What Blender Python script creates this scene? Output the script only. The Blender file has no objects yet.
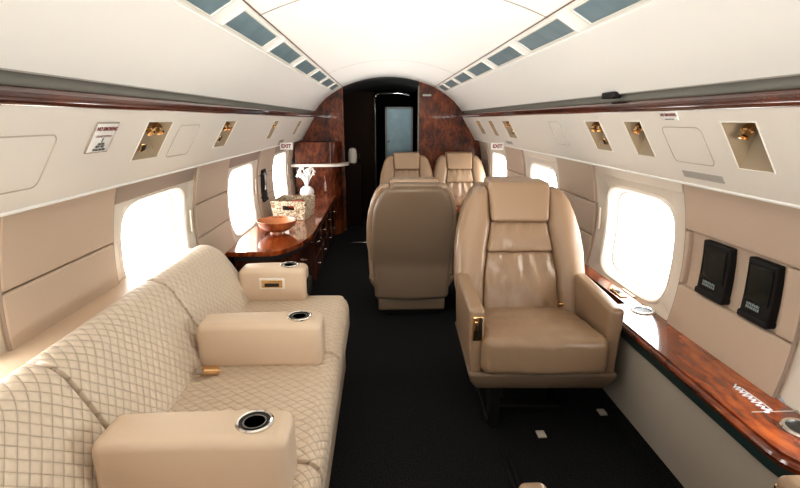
import bpy, math, random
from math import sin, cos, pi, sqrt, atan, tan
from mathutils import Vector, Matrix, noise
random.seed(4)
COL = bpy.context.scene.collection
CX = 0.09            # centre line of the cabin (the camera stands at x = 0, eye level z = 0)
FL = -1.3            # floor
YB = 5.7             # bulkhead
Y0 = -1.2            # behind the camera
PITCH = 1.36
WY = [-0.54, 0.82, 2.18, 3.54, 4.90]     # window centres
WZ = -0.525

# ------------------------------------------------------------------ materials
def mat(name, col, rough=0.5, metal=0.0, coat=0.0, bump=None, var=None, emit=None, spec=0.5, sheen=0.0):
    m = bpy.data.materials.new(name); m.use_nodes = True
    nt = m.node_tree; N = nt.nodes; L = nt.links
    b = N['Principled BSDF']
    b.inputs['Base Color'].default_value = (*col, 1)
    b.inputs['Roughness'].default_value = rough
    b.inputs['Metallic'].default_value = metal
    b.inputs['Coat Weight'].default_value = coat
    b.inputs['Coat Roughness'].default_value = 0.06
    b.inputs['Specular IOR Level'].default_value = spec
    b.inputs['Sheen Weight'].default_value = sheen
    tc = N.new('ShaderNodeTexCoord')
    if var:      # (scale, other colour)
        n = N.new('ShaderNodeTexNoise'); n.inputs['Scale'].default_value = var[0]; n.inputs['Detail'].default_value = 5
        r = N.new('ShaderNodeValToRGB')
        r.color_ramp.elements[0].position = .35; r.color_ramp.elements[1].position = .68
        r.color_ramp.elements[0].color = (*var[1], 1); r.color_ramp.elements[1].color = (*col, 1)
        L.new(tc.outputs['Object'], n.inputs['Vector']); L.new(n.outputs['Fac'], r.inputs['Fac'])
        L.new(r.outputs['Color'], b.inputs['Base Color'])
    if bump:     # (scale, strength, distance)
        n = N.new('ShaderNodeTexNoise'); n.inputs['Scale'].default_value = bump[0]; n.inputs['Detail'].default_value = 6
        bp = N.new('ShaderNodeBump'); bp.inputs['Strength'].default_value = bump[1]; bp.inputs['Distance'].default_value = bump[2]
        L.new(tc.outputs['Object'], n.inputs['Vector']); L.new(n.outputs['Fac'], bp.inputs['Height'])
        L.new(bp.outputs['Normal'], b.inputs['Normal'])
    if emit:
        b.inputs['Emission Color'].default_value = (*emit[0], 1); b.inputs['Emission Strength'].default_value = emit[1]
    return m

def burl(name, c1, c2, c3, scale=7, rough=.18, coat=1.0, spec=.5):
    m = mat(name, c2, rough, coat=coat, spec=spec)
    nt = m.node_tree; N = nt.nodes; L = nt.links; b = N['Principled BSDF']
    tc = N.new('ShaderNodeTexCoord'); mp = N.new('ShaderNodeMapping'); mp.inputs['Scale'].default_value = (1, .45, .8)
    n1 = N.new('ShaderNodeTexNoise'); n1.inputs['Scale'].default_value = scale; n1.inputs['Detail'].default_value = 8
    n1.inputs['Distortion'].default_value = .9; n1.inputs['Roughness'].default_value = .6
    w = N.new('ShaderNodeTexWave'); w.inputs['Scale'].default_value = scale*.9; w.inputs['Distortion'].default_value = 14
    w.inputs['Detail'].default_value = 4; w.inputs['Detail Scale'].default_value = 1.6
    mx = N.new('ShaderNodeMath'); mx.operation = 'MULTIPLY_ADD'; mx.inputs[1].default_value = .10
    r = N.new('ShaderNodeValToRGB'); e = r.color_ramp.elements
    e[0].position = .38; e[0].color = (*c1, 1); e[1].position = .74; e[1].color = (*c3, 1)
    k = e.new(.55); k.color = (*c2, 1)
    L.new(tc.outputs['Object'], mp.inputs['Vector']); L.new(mp.outputs['Vector'], n1.inputs['Vector']); L.new(mp.outputs['Vector'], w.inputs['Vector'])
    L.new(w.outputs['Fac'], mx.inputs[0]); L.new(n1.outputs['Fac'], mx.inputs[2]); L.new(mx.outputs[0], r.inputs['Fac'])
    L.new(r.outputs['Color'], b.inputs['Base Color'])
    return m

def quilt(name, col, dark, mode, p=0.036):
    """stitched diamonds; mode says how surface lengths are measured"""
    m = mat(name, col, .55, sheen=.15)
    nt = m.node_tree; N = nt.nodes; L = nt.links; b = N['Principled BSDF']
    def M(op, a, c=None, d=None):
        n = N.new('ShaderNodeMath'); n.operation = op
        for i, v in enumerate((a, c, d)):
            if v is None: continue
            if isinstance(v, (int, float)): n.inputs[i].default_value = v
            else: L.new(v, n.inputs[i])
        return n.outputs[0]
    tc = N.new('ShaderNodeTexCoord'); s = N.new('ShaderNodeSeparateXYZ'); L.new(tc.outputs['Object'], s.inputs[0])
    X, Y, Z = s.outputs
    if mode == 'seat': v = M('SUBTRACT', X, Z)
    else: v = M('SUBTRACT', Z, M('MULTIPLY', X, .6))
    v = M('MULTIPLY', v, .8)
    fa = M('ABSOLUTE', M('SINE', M('MULTIPLY', M('ADD', Y, v), pi/p)))
    fb = M('ABSOLUTE', M('SINE', M('MULTIPLY', M('SUBTRACT', Y, v), pi/p)))
    h = M('POWER', M('MULTIPLY', fa, fb), .30)
    bp = N.new('ShaderNodeBump'); bp.inputs['Strength'].default_value = .8; bp.inputs['Distance'].default_value = .007
    L.new(h, bp.inputs['Height']); L.new(bp.outputs['Normal'], b.inputs['Normal'])
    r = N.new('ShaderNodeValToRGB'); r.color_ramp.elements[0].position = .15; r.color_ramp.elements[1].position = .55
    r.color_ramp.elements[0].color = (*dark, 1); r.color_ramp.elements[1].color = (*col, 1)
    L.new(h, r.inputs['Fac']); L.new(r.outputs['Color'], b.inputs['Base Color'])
    return m

CREAM = mat('cream_headliner', (.81, .795, .755), .55, bump=(220, .12, .002))
BIN = mat('cream_panel_leather', (.77, .73, .665), .42, bump=(260, .15, .002))
BINGROOVE = mat('cream_panel_groove', (.45, .40, .33), .6)
RECESS = mat('recess_beige', (.34, .265, .175), .5)
WALLM = mat('tan_wall_fabric', (.56, .44, .34), .6, bump=(300, .2, .002), sheen=.1)
GROOVE = mat('wall_groove', (.16, .10, .06), .7)
SURR = mat('window_surround', (.76, .70, .62), .4)
TAUPE = mat('taupe_shade', (.36, .29, .24), .6)
WOOD = burl('mahogany_burl', (.04, .007, .002), (.24, .045, .010), (.48, .12, .025))
WOODR = burl('mahogany_burl_dark', (.022, .006, .003), (.11, .024, .007), (.24, .065, .018), 6, .4, .25, .2)
WOODT = burl('mahogany_trim', (.03, .008, .004), (.085, .02, .009), (.14, .035, .012), 4, .22)
CARPET = mat('black_carpet', (.030, .030, .031), .95, bump=(420, .9, .006), var=(160, (.005, .005, .006)), spec=.15)
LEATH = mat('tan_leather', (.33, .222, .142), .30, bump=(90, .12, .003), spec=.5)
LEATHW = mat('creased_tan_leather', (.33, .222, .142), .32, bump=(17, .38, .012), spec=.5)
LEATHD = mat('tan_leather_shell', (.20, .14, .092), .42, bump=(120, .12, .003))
SOFAL = mat('cream_leather', (.66, .52, .39), .45, bump=(140, .1, .002))
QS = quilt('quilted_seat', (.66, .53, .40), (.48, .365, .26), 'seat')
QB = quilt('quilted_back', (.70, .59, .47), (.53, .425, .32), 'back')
GOLD = mat('polished_gold', (.88, .62, .34), .2, 1.0)
CHROME = mat('polished_chrome', (.75, .72, .68), .15, 1.0)
BLACK = mat('black_plastic', (.012, .011, .011), .5, spec=.25)
SCREEN = mat('dark_screen', (.012, .016, .015), .12)
DARK = mat('dark_hollow', (.012, .010, .008), .5)
GREY = mat('grey_channel', (.20, .19, .16), .5)
GREYV = mat('grey_vent', (.42, .40, .36), .6)
LENS = mat('blue_grey_lens', (.20, .28, .31), .3, bump=(35, .15, .004), var=(9, (.15, .22, .25)))
LENSF = mat('lens_frame', (.70, .67, .60), .45)
GREEN = mat('dark_green_edge', (.016, .035, .034), .4)
DADO = mat('grey_beige_dado', (.42, .37, .31), .75, bump=(200, .5, .003))
DOORM = mat('blue_grey_door', (.30, .40, .43), .5, var=(5, (.22, .31, .34)))
WHITE = mat('white_gloss', (.85, .85, .82), .3)
SIGN = mat('sign_white', (.80, .80, .77), .4)
RED = mat('sign_dark_red', (.22, .03, .035), .5)
INK = mat('sign_ink', (.08, .09, .09), .5)
INKG = mat('grey_print', (.35, .42, .42), .5)
PRINTW = mat('white_print', (.80, .78, .80), .35)
BOWLM = burl('bowl_wood', (.22, .06, .02), (.48, .16, .05), (.66, .28, .10), 5, .3)
BOWLI = mat('bowl_inside', (.50, .20, .08), .4)
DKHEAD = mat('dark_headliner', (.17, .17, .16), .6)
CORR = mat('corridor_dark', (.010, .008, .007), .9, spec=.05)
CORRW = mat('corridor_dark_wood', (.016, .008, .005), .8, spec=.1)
NAPKIN = mat('red_napkin', (.55, .10, .05), .6)
PANE = mat('window_daylight', (.9, .95, 1), .5, emit=((.93, .98, 1.0), 9.0))

def basket_mat():
    m = mat('woven_basket', (.62, .50, .36), .8)
    nt = m.node_tree; N = nt.nodes; L = nt.links; b = N['Principled BSDF']
    tc = N.new('ShaderNodeTexCoord'); v = N.new('ShaderNodeTexVoronoi'); v.inputs['Scale'].default_value = 60
    mp = N.new('ShaderNodeMapping'); mp.inputs['Scale'].default_value = (1, 1, 1.5)
    r = N.new('ShaderNodeValToRGB'); r.color_ramp.elements[0].color = (.74, .63, .48, 1); r.color_ramp.elements[0].position = .25
    r.color_ramp.elements[1].color = (.26, .17, .09, 1); r.color_ramp.elements[1].position = .75
    bp = N.new('ShaderNodeBump'); bp.invert = True; bp.inputs['Distance'].default_value = .008
    L.new(tc.outputs['Object'], mp.inputs[0]); L.new(mp.outputs[0], v.inputs['Vector'])
    L.new(v.outputs['Distance'], r.inputs['Fac']); L.new(r.outputs['Color'], b.inputs['Base Color'])
    L.new(v.outputs['Distance'], bp.inputs['Height']); L.new(bp.outputs['Normal'], b.inputs['Normal'])
    return m
BASKET = basket_mat()

# ------------------------------------------------------------------ mesh helpers
class MB:
    def __init__(s): s.v = []; s.f = []
    def grid(s, fn, nu, nv, closeu=False):
        b = len(s.v)
        for i in range(nu):
            for j in range(nv): s.v.append(tuple(fn(i/(nu-1) if not closeu else i/nu, j/(nv-1))))
        for i in range(nu if closeu else nu-1):
            for j in range(nv-1):
                a = b+i*nv+j; c = b+((i+1) % nu)*nv+j
                s.f.append((a, c, c+1, a+1))
        return s
    def poly(s, pts):
        b = len(s.v); s.v += [tuple(p) for p in pts]; s.f.append(tuple(range(b, b+len(pts)))); return s
    def prism(s, pts, d):
        """pts: polygon in 3-D, d: extrusion vector"""
        b = len(s.v); n = len(pts)
        s.v += [tuple(p) for p in pts]; s.v += [tuple(Vector(p)+Vector(d)) for p in pts]
        s.f.append(tuple(range(b, b+n))[::-1]); s.f.append(tuple(range(b+n, b+2*n)))
        for i in range(n):
            j = (i+1) % n; s.f.append((b+i, b+j, b+n+j, b+n+i))
        return s
    def rbox(s, x0, x1, y0, y1, z0, z1, r=.02, res=.05, fn=None, k=3):
        lo = (x0, y0, z0); hi = (x1, y1, z1)
        r = min(r, *((hi[i]-lo[i])/2*.999 for i in range(3)))
        ax = []
        for i in range(3):
            e = [r*(1-tan(pi/4*(1-t/k))) for t in range(k+1)]
            mid = (hi[i]-lo[i])-2*r; n = max(1, int(round(mid/res)))
            ax.append([lo[i]+q for q in e] + [lo[i]+r+mid*t/n for t in range(1, n)] + [hi[i]-q for q in reversed(e)])
        idx = {}
        def vid(p):
            key = tuple(round(c, 6) for c in p)
            if key not in idx:
                q = [min(max(p[i], lo[i]+r), hi[i]-r) for i in range(3)]
                d = Vector(p)-Vector(q)
                w = Vector(q)+d.normalized()*r if d.length > 1e-9 else Vector(p)
                if fn: w = fn(w.x, w.y, w.z)
                idx[key] = len(s.v); s.v.append(tuple(w))
            return idx[key]
        for a in range(3):
            u, w = (a+1) % 3, (a+2) % 3
            for side in (0, 1):
                for i in range(len(ax[u])-1):
                    for j in range(len(ax[w])-1):
                        q = []
                        for di, dj in ((0, 0), (1, 0), (1, 1), (0, 1)):
                            p = [0, 0, 0]; p[a] = (lo, hi)[side][a]; p[u] = ax[u][i+di]; p[w] = ax[w][j+dj]
                            q.append(vid(p))
                        if len(set(q)) == 4: s.f.append(tuple(q if side else q[::-1]))
        return s
    def lathe(s, prof, n=28, M=None, cap=True):
        M = M or Matrix(); b = len(s.v); m = len(prof)
        for i in range(n):
            a = 2*pi*i/n
            for (r, z) in prof: s.v.append(tuple(M @ Vector((r*cos(a), r*sin(a), z))))
        for i in range(n):
            for j in range(m-1):
                a = b+i*m+j; c = b+((i+1) % n)*m+j; s.f.append((a, c, c+1, a+1))
        for j, rev in ((0, True), (m-1, False)):
            if cap and prof[j][0] > 1e-6:
                t = [b+i*m+j for i in range(n)]; s.f.append(tuple(t[::-1] if rev else t))
        return s
    def tube(s, pts, r, n=8):
        pts = [Vector(p) for p in pts]; b = len(s.v); up = Vector((0, 0, 1))
        for i, p in enumerate(pts):
            t = (pts[min(i+1, len(pts)-1)]-pts[max(i-1, 0)]).normalized()
            u = t.cross(up if abs(t.z) < .9 else Vector((1, 0, 0))).normalized(); w = t.cross(u)
            rr = r[i] if isinstance(r, (list, tuple)) else r
            for k in range(n): s.v.append(tuple(p+u*rr*cos(2*pi*k/n)+w*rr*sin(2*pi*k/n)))
        for i in range(len(pts)-1):
            for k in range(n):
                a = b+i*n+k; c = b+i*n+(k+1) % n; s.f.append((a, c, c+n, a+n))
        s.f.append(tuple(range(b, b+n))[::-1]); e = b+(len(pts)-1)*n; s.f.append(tuple(range(e, e+n)))
        return s

def world_loc(o):
    v = Vector((0, 0, 0))
    while o: v += o.location; o = o.parent
    return v
def setp(o, label=None, cat=None, group=None, kind=None):
    if label: o['label'] = label
    if cat: o['category'] = cat
    if group: o['group'] = group
    if kind: o['kind'] = kind
    return o
def obj(name, mb, material, parent=None, label=None, cat=None, group=None, kind=None, sharp=38):
    me = bpy.data.meshes.new(name)
    if parent: off = world_loc(parent)
    elif kind == 'structure': off = Vector((0, 0, 0))
    else:
        xs, ys, zs = zip(*mb.v); off = Vector(((min(xs)+max(xs))/2, (min(ys)+max(ys))/2, min(zs)))
    me.from_pydata([tuple(Vector(v)-off) for v in mb.v], [], mb.f)
    import bmesh
    bm = bmesh.new(); bm.from_mesh(me); bmesh.ops.recalc_face_normals(bm, faces=bm.faces); bm.to_mesh(me); bm.free()
    me.shade_smooth(); me.set_sharp_from_angle(angle=math.radians(sharp))
    me.materials.append(material)
    o = bpy.data.objects.new(name, me); COL.objects.link(o)
    if parent: o.parent = parent
    else: o.location = off
    return setp(o, label, cat, group, kind)
def thing(name, label, cat, loc=(0, 0, 0), group=None, kind=None):
    o = bpy.data.objects.new(name, None); COL.objects.link(o); o.location = loc; o.empty_display_size = .1
    return setp(o, label, cat, group, kind)
def text(body, size, material, parent, M, name='lettering', bold=0.0, sx=1.0):
    """M maps text plane (x right, y up) to world"""
    cu = bpy.data.curves.new('t', 'FONT'); cu.body = body; cu.size = size; cu.align_x = 'CENTER'; cu.align_y = 'CENTER'
    cu.offset = bold
    t = bpy.data.objects.new('t', cu); COL.objects.link(t); bpy.context.view_layer.update()
    me = bpy.data.meshes.new_from_object(t); bpy.data.objects.remove(t); bpy.data.curves.remove(cu)
    off = world_loc(parent)
    for v in me.vertices: v.co = (M @ Vector((v.co.x*sx, v.co.y, v.co.z))) - off
    me.name = name; me.materials.clear(); me.materials.append(material)
    o = bpy.data.objects.new(name, me); COL.objects.link(o); o.parent = parent
    return o
def cyl(r, h, M, n=24, bev=.0): return MB().lathe([(0, 0), (r, 0), (r, h), (0, h)], n, M)
def frame_at(p, xd, yd):
    xd = Vector(xd).normalized(); yd = Vector(yd).normalized(); zd = xd.cross(yd)
    M = Matrix((xd, yd, zd)).transposed().to_4x4(); M.translation = Vector(p); return M
def box(x0, x1, y0, y1, z0, z1, r=.004, res=.3, fn=None): return MB().rbox(x0, x1, y0, y1, z0, z1, r, res, fn, 2)

# ------------------------------------------------------------------ cabin cross-section
def hw(z): return 1.115 - .45*(z+.55)**2
SIDES = ((-1, 'left'), (1, 'right'))
def wp(s, y, z, d=0.0): return (CX+s*(hw(z)-d), y, z)              # wall point, d into the cabin
def ceil_z(h): return .47 - .11*(h/.52)**2

# floor
obj('floor', box(CX-1.25, CX+1.25, Y0, 8.4, FL-.05, FL, .001), CARPET, kind='structure')
o = obj('ceiling', MB().grid(lambda u, v: (CX+(-.52+1.04*u), Y0+(YB-Y0)*v, ceil_z(abs(-.52+1.04*u))), 41, 12), CREAM, kind='structure')
ceil = o
# thin seams in the headliner
sm = MB()
for y in (1.87, 4.1, -.3):
    sm.grid(lambda u, v, y=y: (CX+(-.52+1.04*u), y+.006*v, ceil_z(abs(-.52+1.04*u))-.0015), 41, 2)
for s in (-1, 1):
    sm.grid(lambda u, v, s=s: (CX+s*(.512+.005*u), Y0+(YB-Y0)*v, ceil_z(.512+.005*u)-.0015), 2, 12)
obj('seam', sm, GROOVE, ceil)
def lower(h01):   # lower ceiling panel curve
    t = h01; return (.62+.22*t, .30-.20*t - .022*sin(pi*t)*-1)
for s, sn in SIDES:
    o = obj('light_band', MB().grid(lambda u, v: (CX+s*(.52+.10*u), Y0+(YB-Y0)*v, .36-.06*u), 2, 12), CREAM, ceil)
    obj('side_panel', MB().grid(lambda u, v: (CX+s*lower(u)[0], Y0+(YB-Y0)*v, lower(u)[1]), 14, 12), CREAM, ceil)
    # raised lip between band and side panel
    obj('lip', MB().tube([(CX+s*.623, Y0, .297), (CX+s*.623, YB-.01, .297)], .004, 6), CREAM, ceil)

ORD = ['nearest', 'second', 'third', 'fourth', 'fifth', 'sixth', 'seventh', 'eighth']
for s, sn in SIDES:
    st = [1.07, 1.72, 2.37, 3.03, 3.69, 4.34, 4.98]
    for k, y in enumerate(st):
        y += .0 if s < 0 else .08
        ln = .54 if k < 6 else .40
        def pt(u, v, d): # u across band, v along
            return (CX+s*(.52+.10*u)-s*.51*d, v, .36-.06*u-.86*d)
        t = thing('ceiling_light', f'blue-grey ceiling light panel, {ORD[k]} from the camera in the row on the {sn}', 'ceiling light',
                  (CX+s*.57, y+ln/2, .32), 'ceiling light panels in two rows')
        fm = MB()
        for a, b, c, d in ((.10, .16, y, y+ln), (.84, .90, y, y+ln), (.16, .84, y, y+.012), (.16, .84, y+ln-.012, y+ln)):
            pts = [pt(a, c, 0), pt(b, c, 0), pt(b, d, 0), pt(a, d, 0)]
            n = Vector((-s*.51, 0, -.86))*.006
            fm.prism(pts, n)
        obj('frame', fm, LENSF, t)
        a, b = .16, .84
        obj('diffuser', MB().prism([pt(a, y+.012, 0), pt(b, y+.012, 0), pt(b, y+ln-.012, 0), pt(a, y+ln-.012, 0)], Vector((-s*.51, 0, -.86))*.003), LENS, t)

# wood rails with grey channel above them
for i, (s, sn) in enumerate(SIDES):
    pr = [(.84, .10), (.868, .10), (.868, .066), (.84, .066)]
    o = obj(f'trim_{i+1}', MB().grid(lambda u, v: (CX+s*(.842+.026*min(1, u*3)), Y0+(YB-Y0)*v, .102 if u < .34 else .102-.04*(u-.33)/.67), 4, 4), GREY, kind='structure')
    obj('wood_rail', MB().rbox(.838, .885, Y0, YB-.002, .028, .070, .014, 1.2, lambda x, y, z: Vector((CX+s*x, y, z))), WOODT, o)
    obj('bright_bead', MB().tube([(CX+s*.846, Y0, .100), (CX+s*.846, YB-.01, .100)], .0035, 6), GREYV, o)

# ------------------------------------------------------------------ overhead service panels
def fp(s, y, v, d=0.0): return (CX+s*(1.0-.15*v-.857*d), y, -.22+.25*v-.515*d)
V0, V1 = .33, .86
REC = {1: [(1.235, 1.37, 'one'), (1.805, 1.935, 'one'), (2.15, 2.31, 'pair'), (3.70, 3.92, 'pair'), (4.28, 4.44, 'one'), (4.82, 5.02, 'pair')],
      -1: [(1.70, 1.90, 'pair'), (2.53, 2.72, 'pair'), (3.69, 3.85, 'one'), (4.78, 4.95, 'one')]}
RLAB = {1: ['gold reading light in a lone recess at the right edge of the right service panel',
            'gold reading light in the narrow recess just beyond the right NO SMOKING placard',
            'gold twin light recess with dark button above the front right armchair window',
            'gold twin light recess over the second window on the right wall',
            'small gold reading light beside the far right exit sign',
            'farthest gold twin light recess on the right service panel'],
       -1: ['gold twin light recess beside the left NO SMOKING placard',
            'gold twin light recess above the wall panel between the first two left windows',
            'slim gold light recess over the third left window',
            'farthest slim gold light recess on the left by the galley bulkhead']}
for s, sn in SIDES:
    m = MB()
    def band(v0, v1, a, b): m.grid(lambda u, w: fp(s, a+(b-a)*w, v0+(v1-v0)*u), 3, 2)
    band(0, V0, Y0, YB-.002); band(V1, 1, Y0, YB-.002)
    cur = Y0
    for (a, b, k) in sorted(REC[s]):
        band(V0, V1, cur, a); cur = b
    band(V0, V1, cur, YB-.002)
    m.grid(lambda u, w: (CX+s*(1.0+.10*u), Y0+(YB-.002-Y0)*w, -.22-.012*u), 2, 2)   # underside
    ov = obj('overhead_panel', m, BIN, label=f'long cream overhead service panel running along the {sn} wall above the windows', cat='overhead panel')
    obj('lower_bead', MB().tube([(CX+s*.999, Y0, -.220), (CX+s*.999, YB-.01, -.220)], .005, 6), CREAM, ov)
    def outline(y0, y1, v0, v1, r=.02):
        q = MB(); w = .0022
        pts = []
        sv = .2915
        for (cy, cv, a0) in ((y1-r, v1-r/sv, 0), (y0+r, v1-r/sv, 90), (y0+r, v0+r/sv, 180), (y1-r, v0+r/sv, 270)):
            for t in range(0, 91, 30):
                a = math.radians(a0+t); pts.append((cy+r*cos(a), cv+r*sin(a)/sv))
        q.tube([fp(s, a, b, .0) for a, b in pts+pts[:1]], w, 5); return q
    if s < 0:
        for a in ((.55, 1.25, .22, .74), (1.98, 2.2, .30, .80)): obj('access_hatch', outline(*a), BINGROOVE, ov)
        obj('vent_slot', MB().prism([fp(s, 4.30, .04, 0), fp(s, 4.48, .04, 0), fp(s, 4.48, .2, 0), fp(s, 4.30, .2, 0)], Vector((-s*.857, 0, -.515))*.003), TAUPE, ov)
    else:
        obj('access_hatch', outline(1.47, 1.68, .32, .79), BINGROOVE, ov)
        obj('access_hatch', outline(2.65, 2.83, .34, .84), BINGROOVE, ov)
        for (a, b) in ((1.46, 1.665), (3.95, 4.15)):
            obj('vent_slot', MB().prism([fp(s, a, .11, 0), fp(s, b, .11, 0), fp(s, b, .20, 0), fp(s, a, .20, 0)], Vector((-s*.857, 0, -.515))*.002), GREYV, ov)
    nrm = Vector((s*.857, 0, .515))    # away from the cabin
    for k, (a, b, kind) in enumerate(REC[s]):
        mid = Vector(fp(s, (a+b)/2, .6))
        t = thing('reading_light', RLAB[s][k], 'reading light', tuple(mid), 'gold reading lights in the service panels')
        A, B, Cc, D = (Vector(fp(s, a, V1)), Vector(fp(s, b, V1)), Vector(fp(s, b, V0)), Vector(fp(s, a, V0)))
        P = Vector(fp(s, (a*.5+b*.5), V1-.10)) + nrm*.075
        hsg = MB()
        for tri in ((A, B, P), (B, Cc, P), (Cc, D, P), (D, A, P)): hsg.poly(tri)
        obj('housing', hsg, RECESS, t, sharp=5)
        bz = MB(); e = .004
        pts = [A, B, Cc, D, A]
        for i in range(4): bz.tube([pts[i], pts[i+1]], e*.6, 5)
        obj('bezel', bz, BIN, t)
        xs = [.5] if kind == 'one' else [.30, .66]
        for q in xs:
            c = Vector(fp(s, a+(b-a)*q, V1-.13)) + nrm*.016
            dr = (Vector((-s*.55, -.25, -.8))).normalized()
            M = Matrix.Translation(c) @ dr.to_track_quat('Z', 'Y').to_matrix().to_4x4() @ Matrix.Scale(.85, 4)
            nz = obj('nozzle', MB().lathe([(0, -.022), (.015, -.02), (.020, -.008), (.020, .002), (.014, .006), (.013, .016), (.016, .018), (.016, .024), (.009, .026), (.007, .018), (0, .018)], 18, M), GOLD, t)
        if kind == 'pair':
            c = Vector(fp(s, a+(b-a)*.25, V0+.17)) + nrm*.004
            M = frame_at(c, (0, 1, 0), Vector((-s*.5, 0, .857)))
            rb = MB().rbox(-.017, .017, -.017, .017, -.006, .004, .005, .1, lambda x, y, z: M @ Vector((x, y, -z*s*-1)), 2)
            cb = obj('call_button', rb, GOLD, t)
            obj('button_face', MB().rbox(-.010, .010, -.010, .010, -.008, .0065, .002, .1, lambda x, y, z: M @ Vector((x, y, z*s)), 2), DARK, cb)

def placard(s, y, v, w, h, label, lines, cat='placard', frame=True, bg=SIGN, base=None):
    c = Vector(fp(s, y, v, .003)) if base is None else Vector(base)
    xd = Vector((0, s*-1, 0)) ; yd = Vector((-s*.5145, 0, .857))     # read from inside the cabin
    M = frame_at(c, xd, yd)
    t = thing('sign', label, cat, tuple(c))
    if frame: obj('border', MB().rbox(-w/2-.004, w/2+.004, -h/2-.004, h/2+.004, -.002, .0015, .001, 1, lambda x, y, z: M @ Vector((x, y, z)), 1), TAUPE, t)
    obj('plate', MB().rbox(-w/2, w/2, -h/2, h/2, -.002, .0025, .001, 1, lambda x, y, z: M @ Vector((x, y, z)), 1), bg, t)
    for (tx, ty, size, mt, body, bold) in lines:
        text(body, size, mt, t, M @ Matrix.Translation((tx*1, ty, .004)), bold=bold)
    return t, M
t, M = placard(-1, 1.45, .69, .105, .092, 'white NO SMOKING placard with red and grey print on the left service panel',
        [(0, .030, .0165, RED, 'NO SMOKING', .0007), (0, .006, .0085, RED, 'DO NOT OBSTRUCT', .0003), (0, -.019, .0095, INK, 'FASTEN', .0006), (0, -.028, .0095, INK, 'SEAT BELT', .0006), (0, -.038, .0095, INK, 'WHILE SEATED', .0006)])
obj('divider', MB().rbox(-.0015, .0015, -.013, .001, .0, .004, .0005, 1, lambda x, y, z: M @ Vector((x, y, z)), 1), INK, t)
placard(1, 1.595, .94, .088, .034, 'small white NO SMOKING placard above the square hatch on the right service panel',
        [(0, .005, .0140, RED, 'NO SMOKING', .0006), (0, -.011, .006, INK, 'FASTEN SEAT BELT', .0002)], frame=False)
# exit signs hang on the lower edge, facing the camera
for s, y, sn in ((-1, 4.35, 'left'), (1, 4.25, 'right')):
    c = Vector(fp(s, y, .06, .075))
    c.z += .02
    t = thing('sign', f'small white EXIT sign with dark letters low on the {sn} service panel', 'exit sign', tuple(c))
    M = frame_at(c, (1, -.0, 0), (0, 0, 1))
    obj('plate', MB().rbox(-.055, .055, -.030, .030, -.004, .004, .002, 1, lambda x, y_, z: M @ Vector((x, y_, z)), 1), SIGN, t)
    text('EXIT', .042, RED, t, M @ Matrix.Translation((0, 0, .006)), bold=.002)

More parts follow.
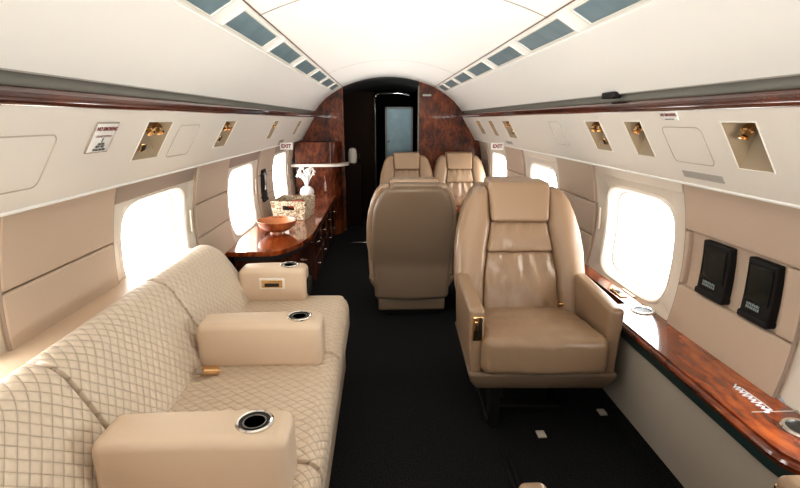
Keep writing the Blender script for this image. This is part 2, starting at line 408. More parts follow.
# ------------------------------------------------------------------ side walls with windows
ZT, ZB = -.232, -.81
SW = .405           # half width of a window surround
def win_outline(a, hy, hz, n=5.2):
    c, s_ = cos(a), sin(a)
    return (hy*math.copysign(abs(c)**(2/n), c), hz*math.copysign(abs(s_)**(2/n), s_))
wn = 0
for s, sn in SIDES:
    wall = MB()
    # lower wall from ledge to floor, one skin behind everything
    # skin between the windows
    edges = [Y0] + sum([[y-SW, y+SW] for y in WY], []) + [YB]
    for a, b in zip(edges[::2], edges[1::2]):
        wall.grid(lambda u, v: wp(s, a+(b-a)*v, ZT+.03+(ZB-ZT-.03)*u), 10, 3)
    wl = obj(f'wall_{sn}', wall, WALLM, kind='structure')
    obj('lower_lining', MB().grid(lambda u, v: (CX+s*max(1.075 if s > 0 else 1.03, hw(-.81+(FL+.81)*u)), Y0+(8.0-Y0)*v, -.81+(FL+.81)*u), 8, 8), CARPET, wl)
    for k, (a, b) in enumerate(zip(edges[::2], edges[1::2])):
        if b-a < .2: continue
        pm = MB()
        rec = (s > 0 and abs(a-(.82+SW)) < .01)
        segs = [(ZT+.02, -.412 if rec else -.445), (-.445, -.63), (-.63, ZB)]
        F = lambda x, y, z: Vector(wp(s, y, z, x))
        for j, (z1, z0) in enumerate(segs):
            g = .002
            if rec and j == 1:
                pm.rbox(-.01, .022, a, 1.295, z0+g, -.412-g, .010, .05, F)
                pm.rbox(-.01, .022, 1.755, b, z0+g, -.412-g, .010, .05, F)
            else: pm.rbox(-.01, .022, a, b, z0+g, z1-g, .010, .05, F)
        obj('upholstered_panel', pm, WALLM, wl)
        ed = MB()
        for yy in (a+.002, b-.002):
            ed.tube([wp(s, yy, ZT-(ZT-ZB)*q/12, .014) for q in range(13)], .006, 6)
        obj('edge_trim', ed, TAUPE, wl)
    for y in WY:
        wn += 1
        t = thing(f'window_{wn}', None, None, (CX+s*1.11, y, WZ), kind='structure')
        hy, hz, n = (.30 if s > 0 else .31), (.226 if s > 0 else .232), 72
        WZ = -.556
        angs = [2*pi*i/n for i in range(n)]
        sr = MB()
        def rectp(a):
            c, q = cos(a), sin(a)
            m_ = 1/max(abs(c)/SW, abs(q)/((ZT-ZB)/2)); return (c*m_, q*m_)
        zc = (ZT+.03+ZB)/2
        def rectp(a):
            c, q = cos(a), sin(a); H = (ZT+.03-ZB)/2
            m_ = 1/max(abs(c)/SW, abs(q)/H); return (y+c*m_, zc+q*m_)
        rings = []
        def ring(f, d): return [wp(s, *f(a), d) for a in angs]
        ho = lambda sc, dz=0: (lambda a: (y+win_outline(a, hy*sc, hz*sc)[0], WZ+win_outline(a, hy*sc, hz*sc)[1]))
        rings = [ring(rectp, .004), ring(ho(1.07), -.006), ring(ho(1.03), .002), ring(ho(.99), -.004), ring(ho(.93), -.045), ring(ho(.90), -.048), ring(ho(.86), -.085)]
        b0 = len(sr.v)
        for r_ in rings: sr.v += r_
        for k in range(len(rings)-1):
            for i in range(n):
                j = (i+1) % n; sr.f.append((b0+k*n+i, b0+k*n+j, b0+(k+1)*n+j, b0+(k+1)*n+i))
        obj('surround', sr, SURR, t)
        obj('pane', MB().poly(ring(ho(.89), -.084)), PANE, t)
        obj('shade_valance', MB().rbox(-.012, .012, y-SW+.02, y+SW-.02, (-.305 if s < 0 else -.275), ZT+.028, .006, .1, lambda x, yy, z: Vector(wp(s, yy, z, x))), TAUPE if s < 0 else SURR, t)
        obj('shade_handle', MB().rbox(.004, .016, y+SW-.05, y+SW-.035, -.58, -.46, .004, .05, lambda x, yy, z: Vector(wp(s, yy, z, x))), SURR, t)
# rear closing wall behind the camera
obj('wall_rear', box(CX-1.2, CX+1.2, Y0-.05, Y0, FL, .5, .001), WALLM, kind='structure')

# ------------------------------------------------------------------ bulkheads and the dark galley beyond
def section_half(z):    # cabin half width at height z (upper part)
    if z >= .36: return .52*sqrt(max(0, (.47-z)/.11))
    if z >= .30: return .62-(z-.30)/.06*.10
    if z >= .10: return .62+.22*(.30-z)/.20
    if z >= -.22: return .84+.16*(.10-z)/.32
    return hw(z)
def bulk(s, xin):       # polygon from the opening to the skin
    zs = [.46-.02*i for i in range(89)]
    outer = [(CX+s*(section_half(z)+.03), z) for z in zs if section_half(z)+.03 > abs(xin-CX)]
    ztop = outer[0][1]
    pts = [(xin, FL), (xin, ztop)] + outer
    return [(x, YB, z) for x, z in pts] + [(CX+s*(hw(FL)+.03), YB, FL)]
obj('galley_bulkhead', MB().prism(bulk(-1, -.427), (0, .07, 0)), WOODR, label='glossy burl wood bulkhead left of the dark doorway', cat='bulkhead')
bk = obj('cabin_bulkhead', MB().prism(bulk(1, .434), (0, .07, 0)), WOODR, label='burl wood bulkhead right of the dark doorway behind the far seats', cat='bulkhead')
obj('door_post', MB().rbox(.424, .438, YB-.006, YB+.07, FL, .375, .003, 1), GREY, bk)
obj('wall_lamp', box(.475, .575, YB-.02, YB, .262, .285), GREYV, label='small pale strip light high on the right wood bulkhead', cat='wall light')
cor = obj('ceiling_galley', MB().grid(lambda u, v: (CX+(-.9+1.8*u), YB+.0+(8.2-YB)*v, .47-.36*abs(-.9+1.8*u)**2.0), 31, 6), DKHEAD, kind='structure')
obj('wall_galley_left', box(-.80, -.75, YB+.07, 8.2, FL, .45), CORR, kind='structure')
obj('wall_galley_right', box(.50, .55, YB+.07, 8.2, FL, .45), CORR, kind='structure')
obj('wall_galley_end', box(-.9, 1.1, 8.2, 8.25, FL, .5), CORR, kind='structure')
# partition with chrome edge and the blue-grey door
obj('galley_partition', MB().prism([(-.74, 6.3, FL), (-.085, 6.3, FL), (-.085, 6.3, .335), (-.3, 6.3, .36), (-.74, 6.3, .2)], (0, .05, 0)), CORRW,
    label='dark partition beside the chrome edged doorway in the galley', cat='partition')
d = thing('door_1', None, None, (.2, 6.7, FL), kind='structure')
obj('door_panel', box(.08, .405, 6.70, 6.73, FL, .150, .006), DOORM, d)
obj('door_frame', MB().rbox(.055, .08, 6.68, 6.73, FL, .17, .003, 1).rbox(.405, .43, 6.68, 6.73, FL, .17, .003, 1).rbox(.055, .43, 6.68, 6.73, .15, .17, .003, 1), GREY, d)
obj('door_knob', MB().lathe([(0, 0), (.012, 0), (.012, .01), (.016, .02), (.012, .03), (0, .032)], 14, frame_at((.10, 6.70, -.27), (1, 0, 0), (0, 0, 1))), CHROME, d)
ar = MB()
pts = [(-.078, 6.28, FL), (-.078, 6.28, .25)] + [(-.078+.05*(1-cos(a*pi/12))*1.2, 6.28, .25+.07*sin(a*pi/12)) for a in range(1, 7)] + [(.1, 6.28, .325), (.25, 6.28, .325), (.36, 6.28, .30)]
ar.tube(pts, [.012]*2+[.009]*(len(pts)-2), 8)
obj('door_surround', ar, CHROME, label='thin chrome door edge standing in the dark galley doorway', cat='door frame')
# threshold strip on the floor
obj('floor_threshold', box(-.33, -.10, 5.10, 5.135, FL, FL+.006, .002), CHROME, label='bright metal threshold strip across the dark aisle floor', cat='threshold')
# galley appliance
t = thing('coffee_maker', 'pale rounded appliance on the galley side of the left doorway', 'appliance', (-.36, 6.1, -.55))
obj('body', MB().lathe([(0, 0), (.05, 0), (.055, .03), (.055, .12), (.045, .17), (.02, .185), (0, .187)], 20, Matrix.Translation((-.36, 6.1, -.52))), SURR, t)
obj('handle', MB().tube([(-.31, 6.08, -.40), (-.275, 6.08, -.41), (-.27, 6.08, -.46), (-.305, 6.08, -.48)], .008), DARK, t)
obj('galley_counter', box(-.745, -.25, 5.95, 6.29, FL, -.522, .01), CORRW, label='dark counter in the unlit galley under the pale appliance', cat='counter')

# curved galley cabinet in front of the left bulkhead
def plan(x0, x1, y0, y1, r, n=10):     # outline with the (x1, y0) corner rounded
    pts = [(x0, y1), (x0, y0), (x1-r, y0)]
    pts += [(x1-r+r*sin(pi/2*i/n), y0+r-r*cos(pi/2*i/n)) for i in range(1, n+1)]
    return pts+[(x1, y1)]
g = thing('galley_cabinet', 'glossy dark burl cabinet with rounded corner and pale counter rail at the left bulkhead', 'cabinet', (-.75, 5.6, FL))
obj('body', MB().prism([(x, y, FL) for x, y in plan(-.96, -.455, 5.46, YB-.002, .2)], (0, 0, 1.06)), WOODR, g, sharp=30)
obj('counter_rail', MB().prism([(x, y, -.505) for x, y in plan(-1.0, -.375, 5.40, YB-.005, .24)], (0, 0, .03)), SURR, g, sharp=30)
hl = MB()
# ------------------------------------------------------------------ credenza on the left
yc0, yc1 = 2.93, 5.38
def cred(off=0., lx=-.935):
    pts = [(lx, yc1), (lx, yc0+off), (-.72, yc0+off)]
    for i in range(1, 13):
        a = pi/2*i/12
        pts.append((-.72+(.22-off)*sin(a), yc0+off+.62*(1-cos(a))))
    return pts+[(-.50-off, yc1)]
c = thing('credenza', 'long mahogany burl credenza with rounded end along the left wall under the windows', 'credenza', (-.75, 4.2, FL))
obj('worktop', MB().prism([(x, y, -.83) for x, y in cred(0, -.985)], (0, 0, .03)), WOOD, c, sharp=30)
obj('edge_moulding', MB().prism([(x, y, -.865) for x, y in cred(.018)], (0, 0, .035)), DARK, c, sharp=30)
obj('body', MB().prism([(x, y, FL+.06) for x, y in cred(.03)], (0, 0, 1.235-.8)), WOODT, c, sharp=30)
obj('plinth', MB().prism([(x, y, FL) for x, y in cred(.08)], (0, 0, .06)), BLACK, c, sharp=30)
for i in range(4):
    a = 3.62+.44*i
    for z0, z1 in ((-1.05, -.875), (-1.23, -1.06)):
        dr = obj('drawer', box(-.532, -.522, a, a+.425, z0, z1, .003), WOODT, c)
        obj('knob', MB().lathe([(0, 0), (.004, 0), (.004, .005), (.008, .008), (.007, .012), (0, .014)], 12, frame_at((-.522, a+.21, (z0+z1)/2), (0, 1, 0), (0, 0, 1))), CHROME, dr)
dr = obj('end_door', MB().grid(lambda u, v: (-.72+.195*sin(.25+u*1.1), yc0+.02+.62*(1-cos(.25+u*1.1)), -1.22+.34*v), 9, 2), WOODT, c)
obj('knob', MB().lathe([(0, 0), (.008, 0), (.008, .012), (.012, .018), (0, .026)], 12, frame_at((-.553, 3.25, -.95), (0, 1, 0), (0, 0, 1))), CHROME, dr)
# items on it
t = thing('bowl', 'round reddish wooden bowl on the near end of the credenza', 'bowl', (-.765, 3.46, -.8))
T = Matrix.Translation((-.765, 3.46, -.8))
obj('shell', MB().lathe([(0, 0), (.055, 0), (.052, .012), (.095, .028), (.130, .058), (.146, .095), (.140, .097), (.132, .085)], 36, T, False), BOWLM, t)
obj('inside', MB().lathe([(.138, .095), (.124, .062), (.088, .034), (.04, .024), (0, .022)], 36, T, False), BOWLI, t)
t = thing('basket', 'rectangular woven basket with handle slot standing behind the wooden bowl', 'basket', (-.745, 4.06, -.8))
RB = Matrix.Translation((-.745, 4.06, -.8)) @ Matrix.Rotation(math.radians(-6), 4, 'Z')
def BF(x, y, z): return RB @ Vector((x*(1+.5*z), y*(1+.5*z), z))
W_, D_, H_ = .135, .155, .15
m = MB()
m.rbox(-W_, -W_+.014, -D_, D_, 0, H_, .006, .05, BF, 2); m.rbox(W_-.014, W_, -D_, D_, 0, H_, .006, .05, BF, 2)
m.rbox(-W_, W_, D_-.014, D_, 0, H_, .006, .05, BF, 2)
m.rbox(-W_, W_, -D_, -D_+.014, 0, .085, .006, .05, BF, 2); m.rbox(-W_, W_, -D_, -D_+.014, .118, H_, .006, .05, BF, 2)
m.rbox(-W_, -.045, -D_, -D_+.014, .08, .123, .004, .05, BF, 2); m.rbox(.045, W_, -D_, -D_+.014, .08, .123, .004, .05, BF, 2)
obj('woven_wall', m, BASKET, t)
m = MB().tube([BF(-W_, -D_+.007, H_), BF(W_, -D_+.007, H_), BF(W_-.007, D_, H_), BF(-W_+.007, D_, H_), BF(-W_+.007, -D_, H_)], .010, 8)
obj('rim', m, BASKET, t)
obj('lining', MB().rbox(-W_+.02, W_-.02, -D_+.02, D_-.02, .004, .075, .01, .1, BF), DARK, t)
t2 = MB().rbox(-.04, .07, -.06, .08, .077, .135, .02, .03, lambda x, y, z: BF(x, y, z)+Vector((0, 0, .01*noise.noise(Vector((x, y, z))*40))))
obj('folded_napkin', t2, NAPKIN, label='red folded napkin lying inside the woven basket', cat='napkin')
T = Matrix.Translation((-.79, 5.10, -.8))
obj('vase', MB().lathe([(0, 0), (.035, 0), (.062, .02), (.075, .055), (.068, .09), (.045, .115), (.028, .124), (.024, .12), (0, .10)], 28, T), WHITE,
    label='round white vase on the far end of the credenza', cat='vase')
t = thing('flower_arrangement', 'white branching flowers rising from the round white vase', 'flowers', (-.79, 5.10, -.70))
st = MB(); bl = MB(); random.seed(8)
for i in range(16):
    a = random.uniform(0, 2*pi); r = random.uniform(.03, .105); h = random.uniform(.10, .19)
    tip = Vector((-.79+r*cos(a), 5.10+r*sin(a), -.68+h))
    st.tube([(-.79, 5.10, -.72), (-.79+r*.35*cos(a), 5.10+r*.35*sin(a), -.68+h*.5), tip], .004, 5)
    for j in range(4):
        q = tip+Vector((random.uniform(-.02, .02), random.uniform(-.02, .02), random.uniform(-.025, .02)))
        bl.lathe([(0, -.013), (.009, -.009), (.013, 0), (.009, .009), (0, .013)], 7, Matrix.Translation(q))
obj('stems', st, WHITE, t); obj('blossoms', bl, WHITE, t)
# monitor on the left wall between windows
def wall_monitor(s, y0, y1, z0, z1, label, depth=.055, rot=0):
    d0 = .0
    t = thing('monitor', label, 'monitor', wp(s, (y0+y1)/2, z0, .03))
    F = lambda x, y, z: Vector(wp(s, y, z, x+.10*(z-z0)*-.3))
    obj('case', MB().rbox(-.005, depth, y0, y1, z0+.015, z1, .006, .05, F), BLACK, t)
    w = y1-y0; h = z1-z0
    obj('screen', MB().rbox(depth-.002, depth+.002, y0+.10*w, y1-.10*w, z0+.33*h, z1-.10*h, .001, .1, F), SCREEN, t)
    bz = MB()
    for a, b, p, q in ((y0+.08*w, y0+.10*w, z0+.31*h, z1-.08*h), (y1-.10*w, y1-.08*w, z0+.31*h, z1-.08*h), (y0+.08*w, y1-.08*w, z0+.30*h, z0+.33*h), (y0+.08*w, y1-.08*w, z1-.10*h, z1-.08*h)):
        bz.rbox(depth-.002, depth+.004, a, b, p, q, .001, .1, F)
    obj('bezel', bz, BLACK, t)
    if s > 0:
        lb = MB()
        for r_ in range(2):
            for k in range(7):
                yy = y1-.22*w-.075*w*k*.9; zz = z0+.17*h+.035*r_*h*1.6
                lb.rbox(depth, depth+.0035, yy-.027*w, yy, zz, zz+.042*h, .0008, .1, F)
                if k % 2 == r_: lb.rbox(depth, depth+.003, yy-.033*w, yy-.025*w, zz, zz+.052*h, .0008, .1, F)
        obj('marking', lb, INKG, t, label='small grey lettering strip')
    obj('hinge_tray', MB().rbox(-.005, depth+.004, y0-.003, y1+.006, z0-.006, z0+.018, .008, .05, F), BLACK, t)
wall_monitor(-1, 4.02, 4.16, -.66, -.40, 'slim black monitor on the left wall between two windows', .04)
wall_monitor(1, 1.518, 1.658, -.618, -.422, 'black flip screen in the right wall recess, the one closer to the window', .03)
wall_monitor(1, 1.318, 1.436, -.618, -.422, 'black flip screen in the right wall recess, the one nearer the camera', .03)

# ------------------------------------------------------------------ right ledge
def ledge_outline(off=0.0, wide=.985, nar=1.092):
    w, n_ = wide+off, nar+off
    XO = 1.225
    pts = [(XO, .30), (1.14+off, .30), (1.14+off, .82)]
    pts += [(1.12+off, .86), (w+.02, .955), (w+.004, .985), (w, 1.02), (w, 1.94-off), (w+.01, 1.965-off), (w+.03, 1.975-off), (n_-.005, 1.98-off), (n_, 1.99-off), (n_, 4.42), (1.15+off, 4.50), (1.15+off, YB-.005), (XO, YB-.005)]
    return pts
t = thing('side_ledge', 'glossy burl wood side ledge with pale dado panel along the right wall', 'ledge', (1.1, 2.5, FL))
def clipw(pts, z): return [(min(x, CX+hw(z)-.002), y, z) for x, y in pts]
obj('wood_top', MB().prism(clipw(ledge_outline(), -.838), (0, 0, .038)), WOOD, t, sharp=30)
obj('green_edge', MB().prism(clipw(ledge_outline(.003), -.872), (0, 0, .034)), GREEN, t, sharp=30)
obj('wood_lip', MB().tube([(x, y, -.820) for x, y in ledge_outline(0)[1:12]], .011, 8), WOOD, t)
obj('dado_panel', MB().rbox(1.0, 1.012, .95, 1.955, -1.19, -.86, .003, 1).rbox(1.012, 1.14, 1.943, 1.955, -1.19, -.86, .003, 1), DADO, t)
obj('kick_panel', MB().rbox(1.015, 1.03, .90, 1.95, FL, -1.19, .003, 1).rbox(1.10, 1.115, 1.95, 4.44, FL, -.86, .003, 1).rbox(1.15, 1.16, 4.44, YB-.01, FL, -.86, .003, 1).rbox(1.12, 1.14, .3, .95, FL, -.86, .003, 1), CARPET, t)
for (x, y) in ((1.125, 1.90), (1.115, 1.075)):
    M = Matrix.Translation((x, y, -.80))
    cp = obj('cup_holder', MB().lathe([(.036, -.001), (.037, .005), (.045, .006), (.048, .001), (.046, -.002)], 30, M), CHROME, t)
    obj('well', MB().lathe([(0, .0008), (.038, .0012), (.038, .0015), (0, .0015)], 30, M), DARK, cp)
ctl = obj('control_panel', MB().rbox(1.105, 1.142, 2.06, 2.17, -.801, -.793, .003, .1, k=2), GOLD, t)
for k in range(4):
    obj('switch', MB().rbox(1.112, 1.135, 2.068+.025*k, 2.086+.025*k, -.794, -.789, .002, .1, k=2), DARK if k in (1, 2) else GOLD, ctl)
obj('ash_tray_lid', MB().rbox(1.165, 1.195, 2.06, 2.17, -.801, -.795, .003, .1, k=2), SURR, t)
obj('seam_line', box(1.04, 1.19, 1.155, 1.159, -.801, -.7992, .0005), GREYV, t)
# white script lettering on the ledge
sc = MB(); pts = []
for i in range(90):
    q = i/89
    pts.append((1.087+.010*sin(q*2*pi*8)+.003*sin(q*31), 1.285-.135*q, -.7985))
sc.tube(pts, .0020, 4)
sc.tube([(1.100, 1.275, -.7985), (1.104, 1.19, -.7985), (1.102, 1.16, -.7985)], .0022, 4)
sc.tube([(1.078, 1.28, -.7985), (1.099, 1.30, -.7985)], .0022, 4)
obj('script_marking', sc, PRINTW, t, label='white script lettering on the wood')

# ------------------------------------------------------------------ sofa
sofa = thing('sofa', 'cream quilted leather sofa with folding armrests along the left wall', 'sofa', (-.6, 1.4, FL))
SY = [.42, 1.085, 1.70, 2.36]
obj('base', MB().rbox(-1.0, -.215, .42, 2.33, FL, -1.0, .02, .3), SOFAL, sofa)
for k in range(3):
    a, b = SY[k]+.004, SY[k+1]-.004
    def SF(x, y, z, a=a, b=b):
        u = (y-(a+b)/2)/((b-a)/2)
        if z > -.95:
            z += .006*(1-u**4) - .006*max(0, (x+.30))*3
            if k_last and x > -.4: pass
        return Vector((x, y, z))
    k_last = (k == 2)
    def squeeze(y, a=a, b=b):
        L = b-a; e = .006; m_ = .05
        if k_last: 
            if y < a+m_: return a+(y-a)*e/m_
            return a+e+(y-a-m_)*(L-e)/(L-m_)
        if y < a+m_: return a+(y-a)*e/m_
        if y > b-m_: return b-(b-y)*e/m_
        return a+e+(y-a-m_)*(L-2*e)/(L-2*m_)
    def SF2(x, y, z, a=a, b=b, k=k):
        v = SF(x, squeeze(y), z)
        if k == 2 and y > b-.14:      # rounded outer corner at the far end
            t = (y-(b-.14))/.14
            lim = -.165-.16*(1-sqrt(max(0, 1-t*t)))
            v.x = min(v.x, lim + (x+.165)*.0) if v.x > lim else v.x
        return v
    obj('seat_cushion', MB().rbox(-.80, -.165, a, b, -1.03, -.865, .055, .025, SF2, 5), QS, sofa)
    # backrest: leaning slab, rolled top
    def BK(x, y, z, a=a, b=b, k=k):
        h = (z+.90)/.34                      # 0 bottom, 1 top
        lean = .163*h
        if x > -.70: lean -= .014*sin(pi*min(1, max(0, h)))      # belly of the cushion
        yy = squeeze(y)
        if k == 2 and y > b-.16:            # far end: top falls off in a round shoulder
            t = (y-(b-.16))/.16
            z = -.90+(z+.90)*(1-.42*(1-sqrt(max(0, 1-t*t))))
        return Vector((x-lean, yy, z))
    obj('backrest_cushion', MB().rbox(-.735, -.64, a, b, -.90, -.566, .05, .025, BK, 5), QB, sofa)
obj('rear_shelf', MB().rbox(-1.045, -.86, .42, 2.30, -.90, -.605, .012, .3), SOFAL, sofa)
sh = obj('front_skirt', MB().rbox(-.212, -.200, .42, 2.33, -1.28, -1.0, .004, .5), SOFAL, sofa)
# armrests: bodies 0.13 wide, running from backrest to front
for k, (ya, yb) in enumerate(((.945, 1.080), (1.585, 1.712), (2.235, 2.362))):
    xb = -.665 if k < 2 else -.70
    xf = (-.222, -.220, -.375)[k]
    def AF(x, y, z, ya=ya, yb=yb, xf=xf):
        q = (x-xb)/(xf-xb)
        if z > -.76: z += .006*sin(pi*q)
        if z < -.76 and x > xf-.10: x -= .0
        return Vector((x, y, z))
    ar = obj('armrest', MB().rbox(xb, xf, ya, yb, -.875, -.70, .028, .06, AF, 4), SOFAL, sofa)
    cy = (ya+yb)/2; cxh = xf-.085
    M = Matrix.Translation((cxh, cy, -.697))
    R_ = .040
    cp = obj('cup_holder', MB().lathe([(R_-.003, .000), (R_-.003, .005), (R_+.001, .007), (R_+.005, .004), (R_+.005, -.004)], 32, M), CHROME, ar)
    obj('cup_well', MB().lathe([(0, .0015), (R_-.006, .002), (R_-.002, .004), (R_-.002, -.002), (0, -.002)], 32, M), DARK, cp)
    obj('inner_ring', MB().lathe([(R_*.62, .0028), (R_*.62, .0034), (R_*.70, .0034), (R_*.70, .0028)], 24, M), GREY, cp)
    if k == 2:
        pl = obj('ash_tray_plate', MB().rbox(-.60, -.475, ya-.004, ya+.01, -.80, -.742, .006, .1, k=2), SURR, ar)
        obj('gold_insert', MB().rbox(-.588, -.487, ya-.007, ya, -.79, -.752, .003, .1, k=2), GOLD, pl)
        obj('slot', MB().rbox(-.572, -.503, ya-.009, ya-.006, -.785, -.768, .001, .1, k=2), DARK, pl)
        obj('side_latch', MB().rbox(xf-.002, xf+.018, ya+.03, yb-.03, -.84, -.76, .008, .1, k=2), BLACK, ar)
# folded belt buckle lying between cushion and back
MBk = Matrix.Translation((-.60, 1.53, -.842)) @ Matrix.Rotation(.5, 4, 'Z') @ Matrix.Rotation(.25, 4, 'Y')
bk = obj('belt_buckle', MB().rbox(-.028, .028, -.020, .020, -.008, .010, .005, .1, lambda x, y, z: MBk @ Vector((x, y, z)), 2), GOLD, sofa)
obj('belt_webbing', MB().rbox(-.05, -.02, -.015, .015, -.008, .002, .002, .1, lambda x, y, z: MBk @ Vector((x, y, z)), 2), TAUPE, bk)

# ------------------------------------------------------------------ armchairs (front = -y, origin on the floor)
def lerp_tab(tab, z):
    if z <= tab[0][0]: return tab[0][1]
    for (a, va), (b, vb) in zip(tab, tab[1:]):
        if z <= b:
            t = (z-a)/(b-a); t = t*t*(3-2*t)*.5+t*.5; return va+(vb-va)*t
    return tab[-1][1]
OW = [(.16, .25), (.35, .28), (.55, .312), (.68, .308), (.76, .298), (.84, .278), (.91, .252), (.96, .218), (.985, .18)]
OWS = [(.15, .285), (.5, .302), (.68, .300), (.80, .285), (.88, .258), (.94, .215), (.97, .185)]
IW = [(.36, .184), (.55, .176), (.68, .160), (.82, .138), (.83, .140), (1.0, .150)]
def lean(z): return -.080+.37*(z-.42)
def wr(x, y, z, k=1.0):   # leather creases
    p = Vector((x*16, y*6, z*5)); return k*(.013*noise.noise(p)+.009*noise.noise(p*2.6+Vector((3, 1, 7))))
def ripple(x, z, top):    # gathers below the seam
    d = max(0, top-z); return 0.012*sin(x*95+3*noise.noise(Vector((x*9, 0, z*4))))*math.exp(-d*16)
def make_chair(label, aisle=-1):
    root = thing('armchair', label, 'armchair', (0, 0, 0), 'tan leather cabin armchairs')
    # pedestal
    obj('pedestal', MB().rbox(-.17, .17, -.10, .22, 0, .035, .008, .3).rbox(-.11, .11, -.06, .17, .03, .245, .02, .3).rbox(-.205, -.165, -.20, .20, 0, .03, .008, .3)
        .rbox(-.195, -.150, -.215, -.15, .0, .245, .008, .3), BLACK, root)
    def PF(x, y, z):
        t = max(0, 1-(z-.215)/.09); return Vector((x*(1-.13*t*t), y*(1-.12*t*t) if y < 0 else y, z))
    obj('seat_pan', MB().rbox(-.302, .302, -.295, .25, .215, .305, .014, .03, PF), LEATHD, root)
    def CF(x, y, z):
        if z > .40:
            u = min(1, abs(x)/.25); v = (y+.04)/.26
            z += .016*(1-u*u)*(1-min(1, v*v)) + wr(x, y*2, z, .5) - .12*max(0, y+.20)
            z -= .012*max(0, 1-abs((y+.235)/.02))*0
        if y > -.235: x *= .955
        else: y += .5*wr(x, z, y, .6) + .010*(x/.25)**2
        return Vector((x, y, z))
    obj('seat_cushion', MB().rbox(-.256, .256, -.322, .20, .302, .462, .036, .02, CF, 5), LEATHW, root)
    # front roll welt
    for s in (-1, 1):
        def AF(x, y, z, s=s):
            q = (z-.28)/.30                     # tuck in towards the bottom, slope down to the front
            x2 = x-(.012*(1-q)**2 if x > .29 else 0)
            if z > .45: z += .018*max(0, (y+.30)/.52)*(z-.45)/.145
            x2 += .006*cos(y*4)
            return Vector((s*x2, y+.012*(1-q), z))
        a = obj('armrest', MB().rbox(.243, .304, -.285, .20, .285, .578, .018, .05, AF, 4), LEATH, root)
        if s == aisle:
            cpn = obj('control_plate', MB().rbox(.252, .294, -.2885, -.27, .445, .550, .006, .1, lambda x, y, z: Vector((s*x, y, z)), 2), GOLD, a)
            obj('lever_slot', MB().rbox(.260, .269, -.2905, -.28, .47, .545, .002, .1, lambda x, y, z: Vector((s*x, y, z)), 2), DARK, cpn)
            obj('lever', MB().rbox(.273, .287, -.295, -.28, .49, .53, .003, .1, lambda x, y, z: Vector((s*x, y, z)), 2), GOLD, cpn)
    # back shell
    def SH(x, y, z):
        o_ = lerp_tab(OWS, z)
        y2 = y+lean(max(z, .40))+ (.05*(1-(x/.3)**2) if y > .35 else 0)*.6
        return Vector((x/.3*o_*.92, y2, z))
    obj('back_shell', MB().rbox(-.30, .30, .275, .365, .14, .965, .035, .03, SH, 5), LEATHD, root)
    obj('shell_base', MB().rbox(-.24, .24, .19, .265, .05, .15, .02, .08), LEATHD, root)
    # side bolsters with rounded shoulders
    for s in (-1, 1):
        def BF_(x, y, z, s=s):
            i_, o_ = lerp_tab(IW, z), lerp_tab(OW, z)*1.0
            p = (x-.146)/(.32-.146)
            X = i_+p*(o_+.004-i_)
            bulge = .022*sin(pi*min(1, max(0, p)))*(1 if y < .24 else 0)
            if z > .9: bulge *= max(0, 1-(z-.9)/.08)
            return Vector((s*X, y-bulge+lean(z)+wr(x*s, y, z, .35), z))
        obj('side_bolster', MB().rbox(.146, .32, .172, .30, .33, .975, .036, .025, BF_, 5), LEATH, root)
    def PD(bulge, z0, z1, gather=0):
        def f(x, y, z):
            w = lerp_tab(IW, z)
            X = x/.146*w
            v = (z-(z0+z1)/2)/((z1-z0)/2)
            yy = y+lean(z)
            if y < .25:
                yy -= bulge*(1-(x/.146)**2*.7)*(1-v*v) - wr(x, y, z, 1.0*gather)
                if gather: yy += ripple(x, z, z1)*gather*.8
            return Vector((X, yy, z))
        return f
    obj('lower_back_pad', MB().rbox(-.146, .146, .182, .30, .36, .679, .014, .012, PD(.022, .36, .676, 1), 4), LEATHW, root)
    obj('upper_back_pad', MB().rbox(-.146, .146, .182, .30, .680, .821, .014, .012, PD(.016, .68, .818, .6), 4), LEATHW, root)
    obj('headrest', MB().rbox(-.147, .147, .158, .315, .822, 1.008, .020, .02, PD(.008, .822, 1.008, 0), 5), LEATH, root)
    obj('rear_headrest_pad', MB().rbox(-.150, .150, .30, .375, .90, .992, .025, .03, lambda x, y, z: Vector((x, y+lean(z), z))), LEATHD, root)
    bb = obj('belt_buckle', MB().rbox(.175, .232, .095, .125, .440, .456, .005, .1, k=2), GOLD, root)
    obj('belt_webbing', MB().rbox(.20, .245, .10, .118, .435, .450, .003, .1, k=2), DARK, bb)
    return root
def kids(o): return [c for c in bpy.data.objects if c.parent == o]
def copy_tree(o, parent=None):
    c = o.copy(); COL.objects.link(c); c.parent = parent
    for ch in kids(o): copy_tree(ch, c)
    return c
proto = make_chair('tan leather armchair facing the camera beside the right ledge, wrinkled seat in full view')
spots = [((.660, 2.02, FL), math.radians(-2.3), None),
         ((.195, 3.30, FL), math.radians(180), 'tan leather armchair seen from behind at the aisle, left of the front armchair'),
         ((.785, 3.30, FL), math.radians(180), 'tan armchair with its back hidden behind the front armchair at the right wall'),
         ((.275, 4.98, FL), 0, 'far tan armchair facing the camera on the aisle side before the doorway'),
         ((.850, 4.98, FL), 0, 'far tan armchair facing the camera beside the right wall'),
         ((.580, .548, FL), math.radians(180), 'nearest tan armchair, only its arm fronts showing at the bottom edge')]
for (loc, rz, lab) in spots:
    o = proto if lab is None else copy_tree(proto)
    o.location = loc; o.rotation_euler = (0, 0, rz)
    if lab: o['label'] = lab
    if lab and loc[1] > 1: o.scale = (.945, 1, .95)

# table between the facing pairs
t = thing('table', 'dark mahogany folding table edge showing behind the aisle armchair', 'table', (.5, 4.0, FL))
obj('tabletop', MB().rbox(-.085, 1.08, 3.88, 4.52, -.735, -.700, .012, .3), WOOD, t)
obj('support', MB().rbox(.96, 1.06, 4.05, 4.35, FL, -.735, .01, .3), WOODT, t)

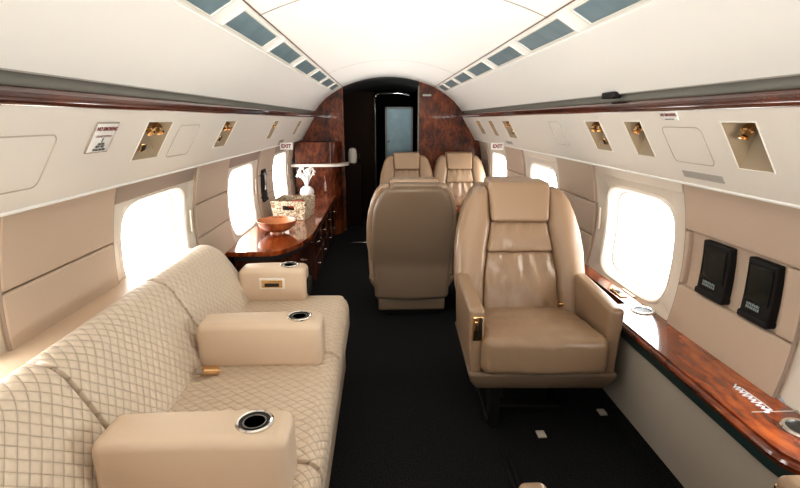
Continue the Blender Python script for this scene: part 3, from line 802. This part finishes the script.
# little covers on the floor tracks and the rail
for (x, y, lab) in ((.669, 1.753, 'small pale seat track cover on the carpet in front of the armchair'), (1.0, 1.90, 'small pale seat track cover at the foot of the dado panel')):
    obj('track_cover', box(x-.018, x+.018, y-.022, y+.022, FL, FL+.008, .002), SURR, label=lab, cat='track cover')
obj('seat_track', MB().rbox(.468, .480, .9, 1.66, FL, FL+.008, .003, .5).rbox(.488, .500, .9, 1.66, FL, FL+.008, .003, .5), BLACK, label='black seat track rail set in the carpet in front of the armchair', cat='seat track')
obj('panel_latch', MB().rbox(.925, .965, 1.93, 2.03, .083, .108, .006, .05, lambda x, y, z: Vector((x-.02, y, z)), 2), BLACK, label='small black latch on the grey channel above the right wood rail', cat='latch')

# ------------------------------------------------------------------ light
def area(name, loc, target, sx, sy, power, col=(1, 1, 1)):
    l = bpy.data.lights.new(name, 'AREA'); l.shape = 'RECTANGLE'; l.size = sx; l.size_y = sy; l.energy = power; l.color = col
    o = bpy.data.objects.new(name, l); COL.objects.link(o); o.location = loc
    o.rotation_euler = (Vector(target)-Vector(loc)).to_track_quat('-Z', 'Y').to_euler(); return o
# unseen fill added behind the camera to lift the cabin
area('rear_fill', (.1, -.9, .3), (.1, 3.0, -.3), 1.2, .3, 3, (1, .95, .88))
l = area('ceiling_fill', (.1, -.8, -.1), (.1, 2.9, .60), 1.0, .3, 11, (1, .97, .92)); l.data.spread = math.radians(60)  # second added fill behind the camera, aimed up to brighten the ceiling
area('door_fill', (.25, 6.1, .2), (.25, 6.7, -.2), .2, .1, 1.2, (.85, .95, 1))  # fill added to brighten the blue-grey door
for s in (-1, 1):
    l = area('rail_fill', (CX+s*.80, 3.4, .078), (CX-s*.10, 3.4, .47), .03, 4.2, 4.8, (1, .97, .92)); l.data.spread = math.radians(62)  # fill added above each wood rail to brighten the ceiling centre
    l.rotation_euler = Matrix((Vector((0, 1, 0)).cross((Vector((s*.90, 0, -.39))).normalized()), Vector((0, 1, 0)), Vector((s*.90, 0, -.39)).normalized())).transposed().to_euler()
w = bpy.data.worlds.new('World'); bpy.context.scene.world = w; w.use_nodes = True
w.node_tree.nodes['Background'].inputs[0].default_value = (.9, .95, 1, 1); w.node_tree.nodes['Background'].inputs[1].default_value = .3

# ------------------------------------------------------------------ camera
cam = bpy.data.cameras.new('camera'); cam.sensor_width = 36; cam.lens = 36*480/800; cam.clip_start = .02
co = bpy.data.objects.new('camera', cam); COL.objects.link(co)
th = atan(124/480); psi = atan(19*cos(th)/480)
F = Vector((sin(psi)*cos(th), cos(psi)*cos(th), -sin(th)))
co.rotation_euler = F.to_track_quat('-Z', 'Y').to_euler(); co.location = (0, 0, 0)
S = bpy.context.scene; S.camera = co
S.view_settings.view_transform = 'Standard'; S.view_settings.look = 'None'; S.view_settings.exposure = .3; S.view_settings.gamma = .86
S.cycles.max_bounces = 8; S.cycles.diffuse_bounces = 5; S.cycles.sample_clamp_indirect = 6
